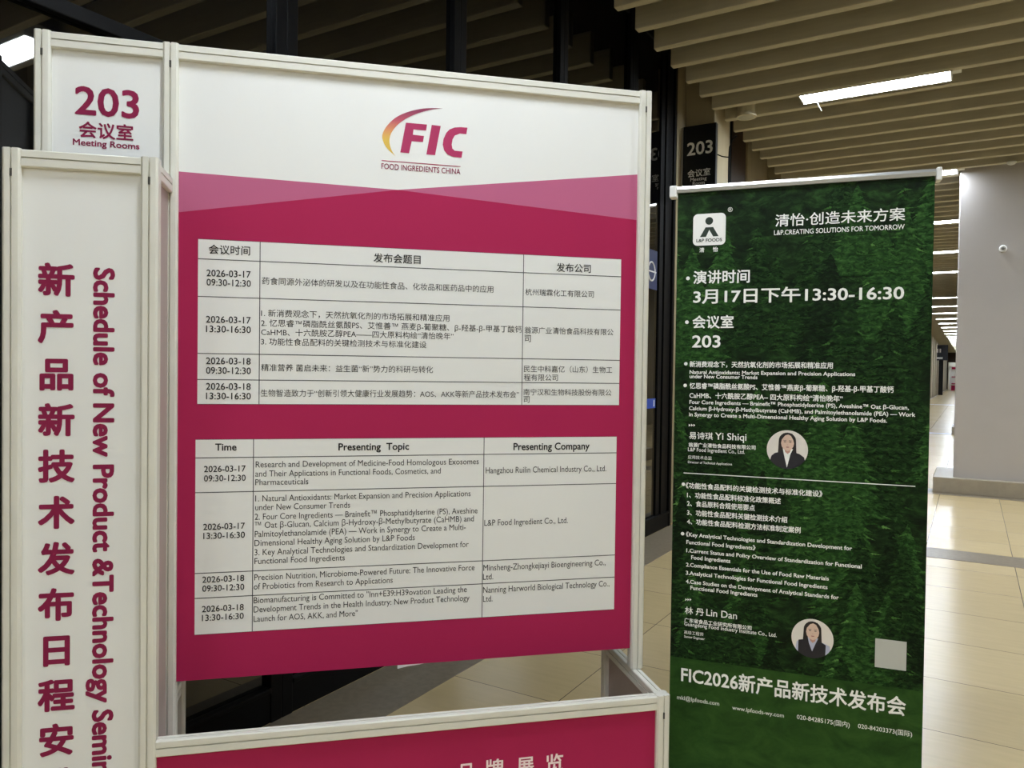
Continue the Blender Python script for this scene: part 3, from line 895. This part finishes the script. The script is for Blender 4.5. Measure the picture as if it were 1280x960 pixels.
trees += [(0.68, 1.62, 0.44), (0.72, 2.04, 0.4), (0.45, 1.6, 0.45), (0.58, 1.12, 0.42), (0.60, 0.82, 0.36), (0.2, 1.38, 0.36), (0.36, 1.17, 0.4), (0.5, 1.9, 0.36), (0.16, 2.0, 0.3), (0.7, 1.0, 0.46)]
trees.sort(key=lambda t: -t[1])
def cl(p):
    return (min(max(p[0], 0.0005), BW - 0.0005), min(max(p[1], z_band), BZ - 0.002))
for ti, (tx, tz, h) in enumerate(trees):
    yb = -0.00003 - ti * 0.000010
    tone = rnd.choice((0, 1, 1, 1, 1, 2, 2))
    if 0.36 < tx < 0.64 and 1.0 < tz < 1.75 and rnd.random() < .7:
        tone = 2
    wk = rnd.uniform(.30, .42)
    # dark body of the tree with ragged edges
    L_, R_ = [], []
    n = int(h / 0.03)
    for i in range(1, n + 1):
        t = i / n
        wl = (0.006 + wk * h * t) * rnd.uniform(.75, 1.0); wr = (0.006 + wk * h * t) * rnd.uniform(.75, 1.0)
        L_ += [(tx - wl, tz - h * t), (tx - wl * .62, tz - h * t + .004)]
        R_ += [(tx + wr, tz - h * t), (tx + wr * .62, tz - h * t + .004)]
    rows = [((tx, tz), (tx, tz))] + list(zip(L_, R_))
    for (l0, r0), (l1, r1) in zip(rows, rows[1:]):
        q = [cl(l0), cl(l1), cl(r1), cl(r0)]
        if abs(q[0][1] - q[1][1]) > 1e-5:
            vs = [bm.verts.new((p[0], yb, p[1])) for p in q]
            f = bm.faces.new(vs); f.material_index = 5 + tone
            f.normal_update()
            if f.normal.y > 0:
                f.normal_flip()
    levels = int(h / 0.014)
    for lv in range(levels):
        t = (lv + 0.5) / levels
        z = tz - h * t
        half = (0.010 + wk * h * t) * rnd.uniform(.7, 1.1)
        for sgn in (-1, 1):
            droop = rnd.uniform(.25, .6)
            m = 1 + int(half / 0.022)
            for j in range(m):
                if rnd.random() < .45:
                    continue
                st = half * j / m
                L = 0.016 + half / m * rnd.uniform(.6, 1.2)
                a = math.radians(rnd.uniform(-38, 4))
                ang = a if sgn > 0 else math.pi - a
                tip = j >= m - 1
                mi = tone + (rnd.choice((0, 0, 1, 1, 2)) if tip and rnd.random() < .6 else rnd.choice((-1, -1, 0, 0)))
                spray(tx + sgn * st, z - st * droop + rnd.uniform(-.003, .003), L, ang, rnd.uniform(.003, .0062), yb - 0.000004 - rnd.random() * 0.000004, min(4, max(0, mi)))
NOISY = [forest_mat('dark conifer print', (7, 15, 6), (15, 31, 13), (34, 60, 27), 46), forest_mat('mid conifer print', (8, 20, 8), (22, 44, 18), (50, 86, 38), 46), forest_mat('light conifer print', (14, 34, 14), (34, 66, 27), (66, 110, 50), 46)]
obj('forest_print', bm, GREENS + NOISY, sheet)
bm = bmesh.new()
face(bm, [(0, 0.09), (BW, 0.09), (BW, z_band), (0, z_band)], -0.0009)
obj('green_band', bm, forest_mat('leaf green band print', (34, 62, 24), (42, 74, 29), (52, 88, 36), 9), sheet, label='plainer leaf green lower band')
yw = -0.0013
obj('lettering', set_lines(LINES_BANNER, yw), WINK, sheet)
bm = bmesh.new()
for cx, cz, r in DOTS:
    face(bm, disc(cx, cz, r, 20), yw)
for tr in TRIS:
    face(bm, tr, yw)
(sa0, sz0), (sa1, sz1) = SEPARATOR[0], SEPARATOR[1]
zs = (sz0 + sz1) / 2
face(bm, rectp(sa0, sa1, zs - 0.0018, zs + 0.0010), yw)
cx = 0.3635; cz = 2.05
obj('bullets_and_rule', bm, WINK, sheet)
# maker's plate: rounded white square with a dark figure mark
bm = bmesh.new()
q = BLOGO['sq']
pl0 = (q[0][0] + q[3][0]) / 2; pl1 = (q[1][0] + q[2][0]) / 2; pt = (q[0][1] + q[1][1]) / 2; pb = (q[2][1] + q[3][1]) / 2
rc = 0.016
pts = []
for ccx, ccz, a0 in ((pl1 - rc, pt - rc, 0), (pl0 + rc, pt - rc, 90), (pl0 + rc, pb + rc, 180), (pl1 - rc, pb + rc, 270)):
    for k in range(7):
        a = math.radians(a0 + 15 * k)
        pts.append((ccx + rc * math.cos(a), ccz + rc * math.sin(a)))
face(bm, pts, yw, 0)
hx, hz, hr = BLOGO['head']
face(bm, disc(hx, hz, hr, 24), yw - 0.0003, 1)
bd = BLOGO['body']
for tri in ((0, 1, 4), (1, 2, 3), (1, 3, 4), (0, 4, 5), (0, 5, 6)):
    face(bm, [bd[i] for i in tri], yw - 0.0003, 1)
for row in BLOGO['txt']:
    set_line(bm, row, yw - 0.0003, 1)
for row in BLOGO['txt2']:
    set_line(bm, row, yw, 0)
obj('logo_plate', bm, [WINK, mat('dark green ink', (22, 42, 26), 0.5)], sheet)
# blank pale square
bm = bmesh.new()
ql = (BLANK_LABEL[0][0] + BLANK_LABEL[3][0]) / 2; qr_ = (BLANK_LABEL[1][0] + BLANK_LABEL[2][0]) / 2
qt = (BLANK_LABEL[0][1] + BLANK_LABEL[1][1]) / 2; qb = (BLANK_LABEL[2][1] + BLANK_LABEL[3][1]) / 2
face(bm, rectp(ql, qr_, qb, qt), yw)
obj('pale_square', bm, mat('pale grey ink', (190, 192, 186), 0.5), sheet)

# two round portrait photographs printed on the banner
def clip(poly, circ):
    out = poly
    n = len(circ)
    for i in range(n):
        a = circ[i]; b = circ[(i + 1) % n]
        inp, out = out, []
        def s(p):
            return (b[0] - a[0]) * (p[1] - a[1]) - (b[1] - a[1]) * (p[0] - a[0])
        for j in range(len(inp)):
            p, q2 = inp[j], inp[(j + 1) % len(inp)]
            sp, sq_ = s(p), s(q2)
            if sp >= 0:
                out.append(p)
            if (sp >= 0) != (sq_ >= 0):
                t = sp / (sp - sq_)
                out.append((p[0] + (q2[0] - p[0]) * t, p[1] + (q2[1] - p[1]) * t))
        if len(out) < 3:
            return []
    return out
SKIN = mat('printed skin', (226, 196, 176), 0.5); SKIND = mat('printed skin shade', (196, 150, 134), 0.5)
HAIR = mat('printed black hair', (26, 18, 18), 0.5); SUIT = mat('printed navy cloth', (20, 19, 32), 0.5)
PALEB = mat('printed pale blue shirt', (186, 190, 212), 0.5); BGW = mat('printed white backdrop', (232, 226, 218), 0.5)
LIP = mat('printed lips', (176, 108, 104), 0.5); BROW = mat('printed brow', (86, 66, 60), 0.5)
def portrait(c, vest):
    cx, cz, R = c
    bm = bmesh.new()
    circ = disc(0, 0, 1, 48)
    lay = [0]
    def P(pts, mi, do_clip=True):
        pts = clip(pts, circ) if do_clip else pts
        if len(pts) < 3:
            return
        lay[0] += 1
        f = face(bm, [(cx + p[0] * R, cz + p[1] * R) for p in pts], yw - 0.00012 * lay[0], mi)
    def ell(x, z, rx, rz, n=24):
        return [(x + rx * math.cos(2 * math.pi * k / n), z + rz * math.sin(2 * math.pi * k / n)) for k in range(n)]
    P(circ, 5, False)
    # long hair behind
    P(ell(0.0, 0.46, 0.42, 0.42), 2)
    P([(-0.42, 0.46), (-0.44, 0.0), (-0.46, -0.28), (0.46, -0.28), (0.44, 0.0), (0.42, 0.46)], 2)
    if vest:
        P([(-0.8, -0.62), (-0.74, -0.22), (-0.5, -0.12), (0.5, -0.16), (0.82, -0.3), (0.9, -0.9), (-0.9, -0.9)], 4)
    # shoulders
    if vest:
        P([(-0.68, -1.0), (-0.66, -0.14), (-0.3, -0.06), (0.36, -0.1), (0.64, -0.26), (0.62, -1.0)], 3)
    else:
        P([(-0.95, -1.0), (-0.76, -0.34), (-0.6, -0.2), (-0.25, -0.1), (0.25, -0.1), (0.6, -0.2), (0.82, -0.36), (0.98, -1.0)], 3)
    # shirt: two collar wedges meeting below
    sh = 4 if vest else 6
    lowz = -0.66 if vest else -0.93
    P([(-0.22, 0.06), (-0.16, -0.24), (0.0, lowz), (0.16, -0.24), (0.28, 0.04)], sh)
    P([(-0.14, 0.06), (-0.1, -0.12), (0.02, -0.22), (0.14, -0.12), (0.18, 0.06)], 1)
    # face
    P([(-0.3, 0.55), (-0.31, 0.36), (-0.27, 0.16), (-0.16, 0.0), (0.02, -0.08), (0.19, 0.0), (0.29, 0.16), (0.33, 0.36), (0.31, 0.55), (0.16, 0.73), (0.03, 0.78), (-0.14, 0.72)], 0)
    # fringe sweeping to each side
    P([(0.04, 0.82), (-0.12, 0.72), (-0.27, 0.52), (-0.31, 0.3), (-0.38, 0.3), (-0.37, 0.62), (-0.2, 0.84)], 2)
    P([(0.04, 0.82), (0.18, 0.7), (0.29, 0.5), (0.33, 0.3), (0.4, 0.3), (0.39, 0.62), (0.22, 0.84)], 2)
    # eyes, brows, nose, mouth
    for s in (-1, 1):
        P(ell(0.01 + s * 0.13, 0.40, 0.06, 0.022, 12), 8)
        P([(0.01 + s * 0.2, 0.475), (0.01 + s * 0.06, 0.485), (0.01 + s * 0.06, 0.465), (0.01 + s * 0.2, 0.455)], 8)
    P([(-0.03, 0.24), (0.05, 0.24), (0.02, 0.27)], 1)
    P(ell(0.01, 0.13, 0.085, 0.024, 14), 7)
    return obj('portrait', bm, [SKIN, SKIND, HAIR, SUIT, PALEB, BGW, WINK, LIP, BROW], sheet,
               label='round photo of a person in dark suit and white shirt' if not vest else 'round photo of a person in navy vest over pale blue shirt')
portrait(PORTRAITS[0], False)
portrait(PORTRAITS[1], True)
# hardware
bm = bmesh.new()
prism(bm, [(0.016, BZ - 0.006), (0.02, BZ + 0.004), (0.016, BZ + 0.014), (0.004, BZ + 0.018), (-0.008, BZ + 0.016), (-0.012, BZ + 0.006), (-0.010, BZ - 0.006)], 'x', -0.02, BW + 0.012)
obj('top_rail', bm, STEEL, banner, label='silver top rail')
for a0, a1 in ((-0.028, -0.002), (BW + 0.002, BW + 0.018)):
    obj('end_cap', boxbm(a0, a1, -0.016, 0.024, BZ - 0.022, BZ + 0.02, bevel=0.004), WHITEP, banner)
bm = bmesh.new(); tube(bm, [(BW / 2, 0.03, 0.08), (BW / 2, 0.03, BZ)], 0.011, 12)
obj('support_pole', bm, STEEL, banner)
bm = bmesh.new()
prism(bm, [(-0.05, 0.012), (-0.045, 0.06), (-0.02, 0.09), (0.03, 0.09), (0.06, 0.06), (0.065, 0.012)], 'x', -0.03, BW + 0.03)
obj('base_cassette', bm, STEEL, banner)
for a in (0.1, BW - 0.16):
    obj('foot', boxbm(a, a + 0.06, -0.16, 0.18, 0.0, 0.012, bevel=0.003), STEEL, banner)

bpy.data.objects.remove(_fo, do_unlink=True)
